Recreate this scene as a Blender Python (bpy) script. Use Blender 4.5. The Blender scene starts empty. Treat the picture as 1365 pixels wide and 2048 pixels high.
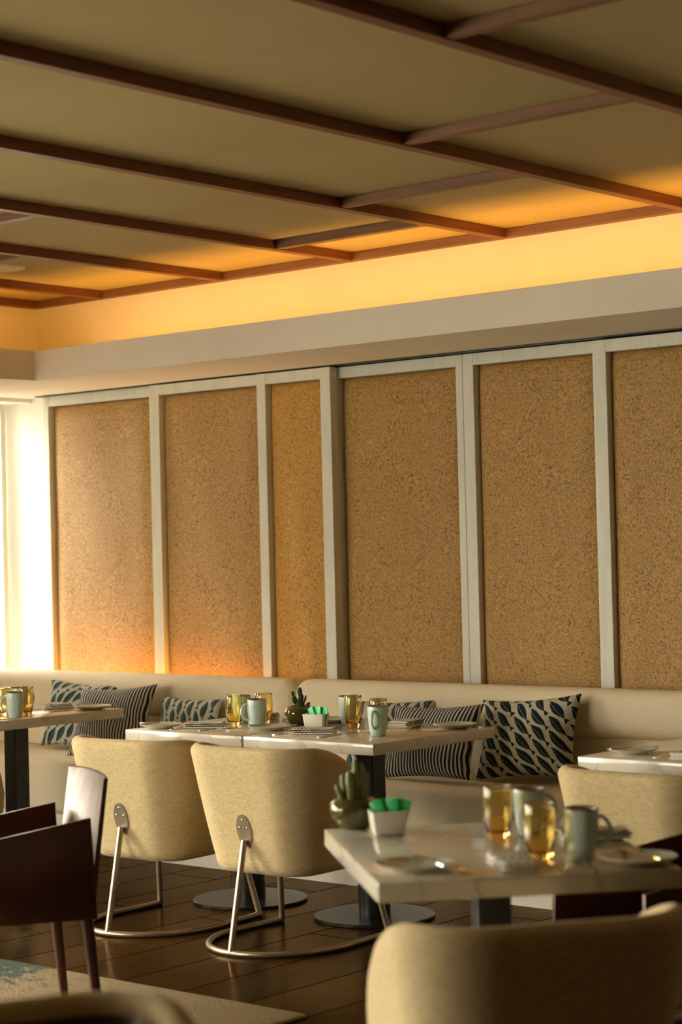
import bpy, bmesh, math, random
from math import sin, cos, pi, radians as RAD, sqrt
from mathutils import Vector, Matrix
random.seed(7)
scn = bpy.context.scene
col = scn.collection

# ------------------------------------------------------------------ camera
H = 1.49
PITCH, ROLL, YAW, FPX = 0.0193, -0.0246, 0.7091, 3913.0
fw = Vector((-sin(YAW)*cos(PITCH), cos(YAW)*cos(PITCH), sin(PITCH)))
r0 = Vector((cos(YAW), sin(YAW), 0)); u0 = r0.cross(fw)
r2 = cos(ROLL)*r0 + sin(ROLL)*u0
u2 = -sin(ROLL)*r0 + cos(ROLL)*u0
cd = bpy.data.cameras.new('camera'); cam = bpy.data.objects.new('camera', cd); col.objects.link(cam)
M = Matrix((r2, u2, -fw)).transposed().to_4x4(); M.translation = (0, 0, H)
cam.matrix_world = M
cd.sensor_fit = 'VERTICAL'; cd.sensor_height = 36.0; cd.lens = FPX*36.0/2048.0
cd.clip_start = 0.05; cd.clip_end = 100
cd.dof.use_dof = True; cd.dof.focus_distance = 8.2; cd.dof.aperture_fstop = 2.9
scn.camera = cam
# ------------------------------------------------------------------ world and view
scn.view_settings.view_transform = 'Standard'; scn.view_settings.look = 'None'
scn.view_settings.gamma = 1; scn.view_settings.use_curve_mapping = False
scn.view_settings.exposure = 0.87
w = bpy.data.worlds.new('world'); scn.world = w; w.use_nodes = True
wn = w.node_tree.nodes; bg = wn['Background']
bg.inputs[1].default_value = 9.6
_g = wn.new('ShaderNodeTexCoord'); _s = wn.new('ShaderNodeSeparateXYZ'); _r = wn.new('ShaderNodeValToRGB')   # sky brighter overhead, dim ground
w.node_tree.links.new(_g.outputs['Generated'], _s.inputs[0])
_m = wn.new('ShaderNodeMath'); _m.operation = 'MULTIPLY_ADD'; _m.inputs[1].default_value = 0.5; _m.inputs[2].default_value = 0.5
w.node_tree.links.new(_s.outputs[2], _m.inputs[0]); w.node_tree.links.new(_m.outputs[0], _r.inputs[0]); w.node_tree.links.new(_r.outputs[0], bg.inputs[0])
_e = _r.color_ramp.elements
_e[0].position = 0.46; _e[0].color = (0.62, 0.55, 0.40, 1); _e[1].position = 0.52; _e[1].color = (1.0, 0.93, 0.78, 1)
_x = _e.new(0.72); _x.color = (1.9, 1.75, 1.45, 1)
def area(name, loc, size, power, color, target_dir, portal=False):
    l = bpy.data.lights.new(name, 'AREA'); l.shape = 'RECTANGLE'; l.size, l.size_y = size
    l.energy = power; l.color = color
    o = bpy.data.objects.new(name, l); col.objects.link(o); o.location = loc
    o.rotation_euler = Vector(target_dir).to_track_quat('-Z', 'Y').to_euler()
    if portal: l.cycles.is_portal = True
    return o
WX = -8.95                         # window wall plane
BYW = -3.0                         # back window wall
area('daylight_portal', (WX-0.22, 2.2, 1.4), (10.4, 2.4), 1, (1, 1, 1), (1, 0, 0), True).rotation_euler = (RAD(90), 0, RAD(-90))
area('daylight_portal', (-7.55, BYW-0.22, 1.4), (2.9, 2.4), 1, (1, 1, 1), (1, 0, 0), True).rotation_euler = (RAD(90), 0, 0)
sl = bpy.data.lights.new('sun', 'SUN'); sl.energy = 0.9; sl.angle = RAD(10); sl.color = (1.0, 0.86, 0.62)
so = bpy.data.objects.new('sun', sl); col.objects.link(so)
so.rotation_euler = Vector((0.80, 0.48, -0.34)).to_track_quat('-Z', 'Y').to_euler()
AMBER = (1.0, 0.50, 0.09)

# ------------------------------------------------------------------ node materials
def NM(name):
    m = bpy.data.materials.new(name); m.use_nodes = True
    nt = m.node_tree; return m, nt, nt.nodes['Principled BSDF']
def node(nt, t, ins=None, **kw):
    n = nt.nodes.new(t)
    for k, v in kw.items(): setattr(n, k, v)
    if ins:
        for k, v in ins.items():
            s = n.inputs[k]
            if isinstance(v, bpy.types.NodeSocket): nt.links.new(v, s)
            else: s.default_value = v
    return n
def mth(nt, op, a, b=0.0, c=0.0):
    n = nt.nodes.new('ShaderNodeMath'); n.operation = op
    for i, v in enumerate((a, b, c)):
        if isinstance(v, bpy.types.NodeSocket): nt.links.new(v, n.inputs[i])
        else: n.inputs[i].default_value = v
    return n.outputs[0]
def mix(nt, f, a, b):
    n = nt.nodes.new('ShaderNodeMix'); n.data_type = 'RGBA'
    for s, v in ((n.inputs[0], f), (n.inputs[6], a), (n.inputs[7], b)):
        if isinstance(v, bpy.types.NodeSocket): nt.links.new(v, s)
        else: s.default_value = (*v, 1) if isinstance(v, tuple) and len(v) == 3 else v
    return n.outputs[2]
def ramp(nt, f, stops):
    n = nt.nodes.new('ShaderNodeValToRGB'); nt.links.new(f, n.inputs[0]); e = n.color_ramp.elements
    while len(e) < len(stops): e.new(0.5)
    for el, (p, c) in zip(e, stops): el.position = p; el.color = (*c, 1)
    return n.outputs[0]
def coords(nt, kind='Object', scale=(1, 1, 1), rot=(0, 0, 0)):
    tc = nt.nodes.new('ShaderNodeTexCoord')
    mp = node(nt, 'ShaderNodeMapping', {'Vector': tc.outputs[kind], 'Scale': scale, 'Rotation': rot}); return mp.outputs[0]
def noise(nt, vec, scale, detail=4, rough=0.55):
    return node(nt, 'ShaderNodeTexNoise', {'Vector': vec, 'Scale': scale, 'Detail': detail, 'Roughness': rough}).outputs[0]
def bump(nt, p, h, strength=0.3, dist=0.01):
    b = node(nt, 'ShaderNodeBump', {'Height': h, 'Strength': strength, 'Distance': dist}); nt.links.new(b.outputs[0], p.inputs['Normal'])
def simple(name, c, rough=0.5, metal=0.0, var=0.0, nscale=20, bmp=0.0, spec=0.5, coat=0.0):
    m, nt, p = NM(name); v = coords(nt)
    n = noise(nt, v, nscale)
    f = max(var, 0.02)
    c2 = tuple(x*(1-f) for x in c); c3 = tuple(min(1, x*(1+f)) for x in c)
    nt.links.new(ramp(nt, n, [(0.3, c2), (0.7, c3)]), p.inputs['Base Color'])
    p.inputs['Roughness'].default_value = rough; p.inputs['Metallic'].default_value = metal
    p.inputs['Specular IOR Level'].default_value = spec; p.inputs['Coat Weight'].default_value = coat
    if bmp: bump(nt, p, n, bmp, 0.004)
    return m
MT = {}
MT['plaster'] = simple('plaster', (0.78, 0.74, 0.66), 0.8, var=0.03, nscale=3, spec=0.2)
MT['coveplaster'] = simple('cove_plaster', (0.80, 0.73, 0.58), 0.8, var=0.03, nscale=2, spec=0.1)
MT['darkwall'] = simple('dark_wall', (0.10, 0.07, 0.045), 0.8, var=0.1, spec=0.2)
MT['black'] = simple('black_steel', (0.008, 0.008, 0.008), 0.35, 0.0, spec=0.5)
MT['blackgloss'] = simple('black_polished_steel', (0.014, 0.013, 0.010), 0.28, 0.0, spec=0.25)
MT['bronze'] = simple('champagne_metal', (0.42, 0.34, 0.25), 0.36, 0.85, var=0.05)
MT['chrome'] = simple('cutlery_steel', (0.75, 0.72, 0.66), 0.14, 1.0)
MT['celadon'] = simple('celadon_glaze', (0.50, 0.64, 0.58), 0.16, var=0.06, nscale=30, coat=0.3)
MT['tanrim'] = simple('brown_glaze', (0.22, 0.12, 0.05), 0.3)
MT['stoneware'] = simple('stoneware_underside', (0.62, 0.55, 0.42), 0.35, var=0.08, nscale=60)
MT['whiteceramic'] = simple('white_ceramic', (0.80, 0.76, 0.68), 0.25, var=0.02, coat=0.2)
MT['green'] = simple('green_paper', (0.03, 0.50, 0.13), 0.45, var=0.15, nscale=60)
MT['brownpaper'] = simple('brown_paper', (0.42, 0.24, 0.09), 0.6, var=0.1)
MT['cactus'] = simple('cactus_skin', (0.035, 0.065, 0.02), 0.6, var=0.4, nscale=90, bmp=0.3)
MT['cactuspale'] = simple('pale_cactus_skin', (0.16, 0.17, 0.05), 0.6, var=0.4, nscale=60, bmp=0.3)
MT['soil'] = simple('soil', (0.05, 0.035, 0.02), 0.95, var=0.5, nscale=120, bmp=0.6)
MT['speaker'] = simple('white_grille', (0.72, 0.62, 0.44), 0.6)
MT['cove_led'] = None
# ceiling fabric / board
def m_ceiling():
    m, nt, p = NM('ceiling_board'); v = coords(nt); n1 = noise(nt, v, 0.9, 3); n2 = noise(nt, v, 45, 4)
    a = ramp(nt, n1, [(0.3, (0.42, 0.32, 0.145)), (0.7, (0.50, 0.385, 0.18))])
    nt.links.new(mix(nt, mth(nt, 'MULTIPLY', n2, 0.25), a, (0.33, 0.27, 0.18)), p.inputs['Base Color'])
    p.inputs['Roughness'].default_value = 0.85; p.inputs['Specular IOR Level'].default_value = 0.15; bump(nt, p, n2, 0.15, 0.003)
    return m
MT['ceiling'] = m_ceiling()
def m_wood(name, a, b, rough, sc=(1.5, 30, 30)):
    m, nt, p = NM(name); v = coords(nt, 'Object', sc); n = noise(nt, v, 2.0, 6, 0.65)
    nt.links.new(ramp(nt, n, [(0.3, a), (0.7, b)]), p.inputs['Base Color']); p.inputs['Roughness'].default_value = rough
    bump(nt, p, n, 0.15, 0.002); return m
MT['batten'] = m_wood('batten_wood', (0.12, 0.034, 0.012), (0.22, 0.068, 0.025), 0.5, (30, 1.5, 30))
MT['battenx'] = m_wood('cross_batten_wood', (0.13, 0.055, 0.022), (0.22, 0.10, 0.04), 0.5, (1.5, 30, 30))
MT['whitewood'] = m_wood('white_washed_wood', (0.66, 0.67, 0.59), (0.80, 0.80, 0.72), 0.5, (8, 8, 1.2))
def m_floor():
    m, nt, p = NM('dark_plank_floor'); v = coords(nt, 'Object', (1, 1, 1), (0, 0, RAD(90)))
    br = node(nt, 'ShaderNodeTexBrick', {'Vector': v, 'Scale': 1.0, 'Mortar Size': 0.005, 'Mortar Smooth': 0.2, 'Brick Width': 1.9, 'Row Height': 0.30, 'Bias': 0.0,
        'Color1': (0.014, 0.008, 0.003, 1), 'Color2': (0.046, 0.022, 0.006, 1), 'Mortar': (0.004, 0.003, 0.002, 1)}, offset=0.37)
    g = noise(nt, coords(nt, 'Object', (14, 1.2, 1)), 2.2, 7, 0.65)
    c = mix(nt, mth(nt, 'MULTIPLY', g, 0.55), br.outputs[0], (0.034, 0.015, 0.004))
    rr = ramp(nt, noise(nt, coords(nt, 'Object'), 3.5, 5), [(0.3, (0.12,)*3), (0.75, (0.30,)*3)])
    h = mth(nt, 'SUBTRACT', mth(nt, 'MULTIPLY', g, 0.2), br.outputs['Fac'])
    b = node(nt, 'ShaderNodeBump', {'Height': h, 'Strength': 0.6, 'Distance': 0.004})
    df = node(nt, 'ShaderNodeBsdfDiffuse', {'Color': c, 'Normal': b.outputs[0]})
    gl = node(nt, 'ShaderNodeBsdfGlossy', {'Color': (1.0, 0.78, 0.50, 1), 'Roughness': rr, 'Normal': b.outputs[0]})
    fr = node(nt, 'ShaderNodeFresnel', {'IOR': 1.35})
    f = mth(nt, 'ADD', mth(nt, 'MULTIPLY', fr.outputs[0], 0.36), mth(nt, 'MULTIPLY', g, 0.03))
    f = mth(nt, 'MULTIPLY', f, mth(nt, 'SUBTRACT', 1.0, mth(nt, 'MULTIPLY', br.outputs['Fac'], 0.9)))
    mx = node(nt, 'ShaderNodeMixShader', {0: f, 1: df.outputs[0], 2: gl.outputs[0]})
    nt.links.new(mx.outputs[0], nt.nodes['Material Output'].inputs[0])
    return m
MT['floor'] = m_floor()
def m_marble():
    m, nt, p = NM('white_marble'); v = coords(nt); d = noise(nt, v, 3.0, 5)
    vv = node(nt, 'ShaderNodeVectorMath', {0: v, 1: (0, 0, 0)}, operation='ADD')
    wv = node(nt, 'ShaderNodeTexWave', {'Vector': v, 'Scale': 1.7, 'Distortion': 11.0, 'Detail': 4.0, 'Detail Scale': 1.6})
    vein = ramp(nt, wv.outputs['Fac'], [(0.0, (1, 1, 1)), (0.035, (0, 0, 0)), (1.0, (0, 0, 0))])
    base = ramp(nt, d, [(0.3, (0.55, 0.51, 0.42)), (0.7, (0.70, 0.66, 0.54))])
    nt.links.new(mix(nt, mth(nt, 'MULTIPLY', mth(nt, 'MULTIPLY', vein, d), 0.9), base, (0.36, 0.34, 0.28)), p.inputs['Base Color'])
    p.inputs['Roughness'].default_value = 0.10; p.inputs['Specular IOR Level'].default_value = 0.6; return m
MT['marble'] = m_marble()
def m_linen():
    m, nt, p = NM('beige_linen'); a = noise(nt, coords(nt, 'Object', (1, 1, 7)), 34, 3, 0.75); b = noise(nt, coords(nt, 'Object', (7, 7, 1)), 34, 3, 0.75)
    s = mth(nt, 'ADD', a, b); s2 = mth(nt, 'MULTIPLY', s, 0.5)
    nt.links.new(ramp(nt, s2, [(0.36, (0.42, 0.32, 0.155)), (0.62, (0.65, 0.52, 0.285))]), p.inputs['Base Color'])
    p.inputs['Roughness'].default_value = 0.85; p.inputs['Specular IOR Level'].default_value = 0.2
    p.inputs['Sheen Weight'].default_value = 0.15; bump(nt, p, s2, 0.5, 0.003); return m
MT['linen'] = m_linen()
def m_bench():
    m, nt, p = NM('cream_basketweave'); v = coords(nt, 'Object', (1, 1, 1))
    sx = node(nt, 'ShaderNodeSeparateXYZ', {0: v})
    def s(sock, k): return mth(nt, 'SINE', mth(nt, 'MULTIPLY', sock, k))
    A = s(mth(nt, 'ADD', sx.outputs[0], sx.outputs[2]), 520); B = s(mth(nt, 'SUBTRACT', mth(nt, 'ADD', sx.outputs[2], sx.outputs[1]), sx.outputs[0]), 520)
    k = mth(nt, 'MULTIPLY', A, B); k = mth(nt, 'ADD', mth(nt, 'MULTIPLY', k, 0.5), 0.5)
    nt.links.new(ramp(nt, k, [(0.0, (0.58, 0.49, 0.33)), (0.5, (0.84, 0.74, 0.53))]), p.inputs['Base Color'])
    p.inputs['Roughness'].default_value = 0.85; p.inputs['Specular IOR Level'].default_value = 0.2; bump(nt, p, k, 0.4, 0.002); return m
MT['bench'] = m_bench()
def m_rattan(name, a, b):
    m, nt, p = NM(name); v = coords(nt)
    def streak(deg, sc):
        r = coords(nt, 'Object', (1, 1, 1), (0, RAD(deg), 0))
        mp = node(nt, 'ShaderNodeMapping', {'Vector': r, 'Scale': (0.42, 1, 1)}); return noise(nt, mp.outputs[0], sc, 2, 0.5)
    A, B = streak(45, 165), streak(-45, 165); C_ = noise(nt, v, 150, 2)
    pm = ramp(nt, noise(nt, v, 5.0, 1), [(0.46, (0, 0, 0)), (0.54, (1, 1, 1))])
    k = node(nt, 'ShaderNodeMix', {0: pm, 2: A, 3: B}).outputs[0]
    kk = mth(nt, 'ADD', mth(nt, 'MULTIPLY', k, 0.55), mth(nt, 'MULTIPLY', C_, 0.45))
    big = noise(nt, v, 2.2, 3)
    c = ramp(nt, kk, [(0.36, tuple(q*0.30 for q in a)), (0.48, a), (0.66, b)])
    c = mix(nt, mth(nt, 'MULTIPLY', big, 0.35), c, tuple(q*0.8 for q in a))
    nt.links.new(c, p.inputs['Base Color']); p.inputs['Roughness'].default_value = 0.6
    p.inputs['Specular IOR Level'].default_value = 0.3; bump(nt, p, kk, 1.0, 0.006); return m
MT['rattan'] = m_rattan('woven_rattan', (0.47, 0.285, 0.10), (0.74, 0.47, 0.19))
MT['rattangold'] = m_rattan('golden_woven_rattan', (0.60, 0.33, 0.08), (0.80, 0.49, 0.14))
def m_leather():
    m, nt, p = NM('dark_saddle_leather'); v = coords(nt); n = noise(nt, v, 90, 5); n1 = noise(nt, v, 5, 3)
    nt.links.new(ramp(nt, n1, [(0.3, (0.035, 0.010, 0.006)), (0.7, (0.065, 0.020, 0.011))]), p.inputs['Base Color'])
    p.inputs['Roughness'].default_value = 0.36; p.inputs['Specular IOR Level'].default_value = 0.65; p.inputs['Specular Tint'].default_value = (1.0, 0.86, 0.68, 1); bump(nt, p, n1, 0.25, 0.02); return m
MT['leather'] = m_leather()
def m_amber():
    m, nt, p = NM('amber_glass'); v = coords(nt); sx = node(nt, 'ShaderNodeSeparateXYZ', {0: v})
    c = ramp(nt, mth(nt, 'MULTIPLY', sx.outputs[2], 8.0), [(0.0, (1.0, 0.62, 0.20)), (0.3, (1.0, 0.83, 0.40)), (1.0, (1.0, 0.90, 0.55))])
    nt.links.new(c, p.inputs['Base Color']); p.inputs['Transmission Weight'].default_value = 1.0
    p.inputs['Roughness'].default_value = 0.02; p.inputs['IOR'].default_value = 1.45; return m
MT['amber'] = m_amber()
def m_glass(name, c, rough=0.03):
    m, nt, p = NM(name); n = noise(nt, coords(nt), 8); nt.links.new(mix(nt, mth(nt, 'MULTIPLY', n, 0.1), c, tuple(q*0.8 for q in c)), p.inputs['Base Color'])
    p.inputs['Transmission Weight'].default_value = 0.85; p.inputs['Roughness'].default_value = rough; return m
MT['olive'] = m_glass('olive_glass', (0.40, 0.36, 0.11))
MT['clear'] = m_glass('clear_glass', (0.85, 0.86, 0.80))
def m_pane():
    m, nt, p = NM('window_glass'); out = nt.nodes['Material Output']
    tr = node(nt, 'ShaderNodeBsdfTransparent'); gl = node(nt, 'ShaderNodeBsdfGlossy', {'Roughness': 0.02})
    n = noise(nt, coords(nt), 0.5); fr = node(nt, 'ShaderNodeFresnel', {'IOR': 1.45})
    f = mth(nt, 'MULTIPLY', fr.outputs[0], mth(nt, 'ADD', n, 0.4))
    mx = node(nt, 'ShaderNodeMixShader', {0: f, 1: tr.outputs[0], 2: gl.outputs[0]}); nt.links.new(mx.outputs[0], out.inputs[0]); return m
MT['pane'] = m_pane()
def m_led():
    m, nt, p = NM('amber_led_strip'); p.inputs['Base Color'].default_value = (1, 0.6, 0.2, 1)
    p.inputs['Emission Color'].default_value = (*AMBER, 1)
    n = noise(nt, coords(nt), 3); nt.links.new(mth(nt, 'ADD', n, 5.5), p.inputs['Emission Strength']); return m
MT['led'] = m_led()
def m_rug():
    m, nt, p = NM('rug_pile'); v = coords(nt); st = coords(nt, 'Object', (1.0, 1.8, 1))
    big = noise(nt, v, 1.3, 2); n = noise(nt, st, 14, 6, 0.75); f = noise(nt, v, 130, 3, 0.7)
    sx = node(nt, 'ShaderNodeSeparateXYZ', {0: v})
    grad = mth(nt, 'MULTIPLY', mth(nt, 'ADD', sx.outputs[0], 0.95), -0.55)       # more blue away from the border
    t = mth(nt, 'ADD', mth(nt, 'ADD', n, mth(nt, 'MULTIPLY', big, 0.25)), grad)
    mask = ramp(nt, t, [(0.70, (0, 0, 0)), (0.80, (0.9, 0.9, 0.9))])
    cream = ramp(nt, f, [(0.3, (0.50, 0.40, 0.25)), (0.7, (0.74, 0.63, 0.42))])
    blue = ramp(nt, f, [(0.3, (0.06, 0.13, 0.14)), (0.7, (0.16, 0.27, 0.27))])
    nt.links.new(mix(nt, mask, cream, blue), p.inputs['Base Color']); p.inputs['Roughness'].default_value = 0.95
    p.inputs['Specular IOR Level'].default_value = 0.05; bump(nt, p, f, 1.0, 0.02); return m
MT['rug'] = m_rug()
def m_stripe(name, k, light, dark, wob=0.25, duty=0.5, uv=True):
    m, nt, p = NM(name); v = coords(nt, 'UV'); sx = node(nt, 'ShaderNodeSeparateXYZ', {0: v}); n = noise(nt, v, 2.2, 2)
    t = mth(nt, 'FRACT', mth(nt, 'MULTIPLY', mth(nt, 'ADD', sx.outputs[0], mth(nt, 'MULTIPLY', n, wob)), k))
    f = ramp(nt, t, [(duty-0.04, (0, 0, 0)), (duty+0.04, (1, 1, 1)), (0.95, (1, 1, 1)), (1.0, (0, 0, 0))])
    nt.links.new(mix(nt, f, light, dark), p.inputs['Base Color']); p.inputs['Roughness'].default_value = 0.9
    p.inputs['Specular IOR Level'].default_value = 0.1; bump(nt, p, noise(nt, v, 90), 0.3, 0.003); return m
MT['stripe'] = m_stripe('navy_striped_cotton', 27, (0.56, 0.52, 0.42), (0.018, 0.030, 0.048), 0.10, 0.42)
def m_check(name):
    m, nt, p = NM(name); v = coords(nt, 'UV'); sx = node(nt, 'ShaderNodeSeparateXYZ', {0: v})
    a = mth(nt, 'GREATER_THAN', mth(nt, 'FRACT', mth(nt, 'MULTIPLY', sx.outputs[0], 5)), 0.45)
    b = mth(nt, 'GREATER_THAN', mth(nt, 'FRACT', mth(nt, 'MULTIPLY', sx.outputs[1], 13)), 0.40)
    e = mth(nt, 'LESS_THAN', sx.outputs[1], 0.55); f = mth(nt, 'MULTIPLY', mth(nt, 'MULTIPLY', a, b), e)
    f2 = mth(nt, 'MULTIPLY', mth(nt, 'GREATER_THAN', mth(nt, 'FRACT', mth(nt, 'MULTIPLY', sx.outputs[0], 9)), 0.6), mth(nt, 'SUBTRACT', 1.0, e))
    f = mth(nt, 'ADD', f, mth(nt, 'MULTIPLY', f2, 0.55))
    nt.links.new(mix(nt, f, (0.74, 0.70, 0.60), (0.04, 0.035, 0.03)), p.inputs['Base Color']); p.inputs['Roughness'].default_value = 0.9
    bump(nt, p, noise(nt, v, 60), 0.3, 0.003); return m
MT['napkin'] = m_check('checked_napkin_cotton')
def m_fish(name, bgc, fishc, angle, nx, ny):
    m, nt, p = NM(name); tc = nt.nodes.new('ShaderNodeTexCoord')
    mp = node(nt, 'ShaderNodeMapping', {'Vector': tc.outputs['UV'], 'Rotation': (0, 0, RAD(angle)), 'Scale': (1, 1, 1)})
    nz = node(nt, 'ShaderNodeTexNoise', {'Vector': mp.outputs[0], 'Scale': 3.0})
    va = node(nt, 'ShaderNodeVectorMath', {0: nz.outputs['Color'], 1: (0.10, 0.10, 0)}, operation='MULTIPLY')
    vs = node(nt, 'ShaderNodeVectorMath', {0: mp.outputs[0], 1: va.outputs[0]}, operation='ADD')
    sx = node(nt, 'ShaderNodeSeparateXYZ', {0: vs.outputs[0]})
    v = mth(nt, 'MULTIPLY', sx.outputs[1], ny); row = mth(nt, 'FLOOR', v)
    u = mth(nt, 'ADD', mth(nt, 'MULTIPLY', sx.outputs[0], nx), mth(nt, 'MULTIPLY', row, 0.37))
    cu = mth(nt, 'SUBTRACT', mth(nt, 'FRACT', u), 0.5); cv = mth(nt, 'SUBTRACT', mth(nt, 'FRACT', v), 0.5)
    x1 = mth(nt, 'ADD', cu, 0.08); q = mth(nt, 'SUBTRACT', 1.0, mth(nt, 'POWER', mth(nt, 'ABSOLUTE', mth(nt, 'DIVIDE', x1, 0.40)), 2.0))
    av = mth(nt, 'ABSOLUTE', cv)
    body = mth(nt, 'LESS_THAN', av, mth(nt, 'MULTIPLY', q, 0.42))
    tw = mth(nt, 'MULTIPLY', mth(nt, 'SUBTRACT', cu, 0.28), 1.5)
    tail = mth(nt, 'MULTIPLY', mth(nt, 'LESS_THAN', av, tw), mth(nt, 'LESS_THAN', cu, 0.45))
    fish = mth(nt, 'MAXIMUM', body, tail)
    dots = mth(nt, 'MULTIPLY', mth(nt, 'LESS_THAN', mth(nt, 'ABSOLUTE', mth(nt, 'ADD', cv, 0.10)), 0.035), mth(nt, 'GREATER_THAN', mth(nt, 'FRACT', mth(nt, 'MULTIPLY', cu, 16)), 0.5))
    fish = mth(nt, 'MULTIPLY', fish, mth(nt, 'SUBTRACT', 1.0, mth(nt, 'MULTIPLY', mth(nt, 'MULTIPLY', dots, body), 0.7)))
    under = mth(nt, 'MULTIPLY', mth(nt, 'GREATER_THAN', noise(nt, mp.outputs[0], 7.0, 2), 0.53), 0.35)
    b = mix(nt, under, bgc, tuple(0.5*x+0.5*y for x, y in zip(bgc, (0.20, 0.29, 0.24))))
    nt.links.new(mix(nt, fish, b, fishc), p.inputs['Base Color']); p.inputs['Roughness'].default_value = 0.9
    p.inputs['Specular IOR Level'].default_value = 0.1; bump(nt, p, noise(nt, tc.outputs['UV'], 90), 0.3, 0.003); return m
MT['fish'] = m_fish('mackerel_print_cotton', (0.50, 0.47, 0.36), (0.012, 0.022, 0.026), 42, 3.2, 12.0)
MT['fish2'] = m_fish('teal_mackerel_print_cotton', (0.50, 0.50, 0.40), (0.025, 0.060, 0.060), -55, 3.4, 10.5)
MT['fish3'] = m_fish('pale_fish_print_cotton', (0.55, 0.53, 0.43), (0.040, 0.080, 0.090), 75, 3.6, 9.5)

# ------------------------------------------------------------------ object helpers
def tag(o, label=None, cat=None, group=None, kind=None):
    if label: o['label'] = label
    if cat: o['category'] = cat
    if group: o['group'] = group
    if kind: o['kind'] = kind
    return o
def empty(name, loc, rz=0.0, **k):
    o = bpy.data.objects.new(name, None); col.objects.link(o); o.location = loc; o.rotation_euler = (0, 0, rz); o.empty_display_size = 0.1
    return tag(o, **k)
def obj(name, bm, mat, parent=None, smooth=True, ang=40):
    me = bpy.data.meshes.new(name); bmesh.ops.recalc_face_normals(bm, faces=bm.faces[:]); bm.to_mesh(me); bm.free()
    for q in me.polygons: q.use_smooth = smooth
    if smooth: me.set_sharp_from_angle(angle=RAD(ang))
    mats = mat if isinstance(mat, (list, tuple)) else [mat]
    for mm in mats: me.materials.append(mm)
    o = bpy.data.objects.new(name, me); col.objects.link(o)
    if parent: o.parent = parent
    return o
def struct(name, bm, mat, parent=None, smooth=False):
    o = obj(name, bm, mat, parent, smooth)
    if parent is None: o['kind'] = 'structure'
    return o
def kids(o): return [c for c in bpy.data.objects if c.parent == o]
def copy_tree(o, parent=None):
    c = o.copy(); col.objects.link(c)
    if parent: c.parent = parent
    for ch in kids(o): copy_tree(ch, c)
    return c
def box(bm, x0, x1, y0, y1, z0, z1, r=0.0, seg=2):
    res = bmesh.ops.create_cube(bm, size=1.0); vs = res['verts']
    for v in vs: v.co = Vector((x0+(x1-x0)*(v.co.x+0.5), y0+(y1-y0)*(v.co.y+0.5), z0+(z1-z0)*(v.co.z+0.5)))
    if r > 0:
        es = list({e for v in vs for e in v.link_edges})
        bmesh.ops.bevel(bm, geom=es, offset=r, segments=seg, profile=0.5, affect='EDGES')
    return bm
def BX(*a, **k): return box(bmesh.new(), *a, **k)
def tube(bm, pts, r, n=12, cap=True, taper=None):
    pts = [Vector(p) for p in pts]; rings = []; prev = None
    for i, p in enumerate(pts):
        d = (pts[min(i+1, len(pts)-1)] - pts[max(i-1, 0)]).normalized()
        a = prev if prev is not None else Vector((0, 0, 1)) if abs(d.z) < 0.9 else Vector((1, 0, 0))
        u = (a - d*a.dot(d)).normalized(); v = d.cross(u); prev = u
        rr = r if taper is None else r + (taper-r)*i/(len(pts)-1)
        rings.append([bm.verts.new(p + rr*(cos(2*pi*k/n)*u + sin(2*pi*k/n)*v)) for k in range(n)])
    for A, B in zip(rings, rings[1:]):
        for k in range(n): bm.faces.new((A[k], A[(k+1) % n], B[(k+1) % n], B[k]))
    if cap: bm.faces.new(rings[0][::-1]); bm.faces.new(rings[-1])
    return bm
def lathe(bm, prof, n=40, c=(0, 0, 0), closed=False):
    rings = []
    for r, z in prof:
        if r < 1e-6: rings.append([bm.verts.new((c[0], c[1], c[2]+z))])
        else: rings.append([bm.verts.new((c[0]+r*cos(2*pi*k/n), c[1]+r*sin(2*pi*k/n), c[2]+z)) for k in range(n)])
    prs = list(zip(rings, rings[1:]))
    if closed: prs.append((rings[-1], rings[0]))
    for A, B in prs:
        for k in range(n):
            k2 = (k+1) % n
            if len(A) == 1 and len(B) == 1: continue
            if len(A) == 1: bm.faces.new((A[0], B[k], B[k2]))
            elif len(B) == 1: bm.faces.new((A[k], A[k2], B[0]))
            else: bm.faces.new((A[k], A[k2], B[k2], B[k]))
    return bm
def sweep_profile(rings, closed_profile=True, caps=True):
    """rings: list of equal length lists of points"""
    bm = bmesh.new(); R = [[bm.verts.new(p) for p in ring] for ring in rings]; n = len(R[0])
    for A, B in zip(R, R[1:]):
        for k in range(n if closed_profile else n-1): bm.faces.new((A[k], A[(k+1) % n], B[(k+1) % n], B[k]))
    if caps: bm.faces.new(R[0]); bm.faces.new(R[-1][::-1])
    return bm
def prism(pts2, z0, z1):
    bm = bmesh.new(); A = [bm.verts.new((x, y, z0)) for x, y in pts2]; B = [bm.verts.new((x, y, z1)) for x, y in pts2]; n = len(A)
    bm.faces.new(A[::-1]); bm.faces.new(B)
    for i in range(n): bm.faces.new((A[i], A[(i+1) % n], B[(i+1) % n], B[i]))
    return bm

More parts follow.
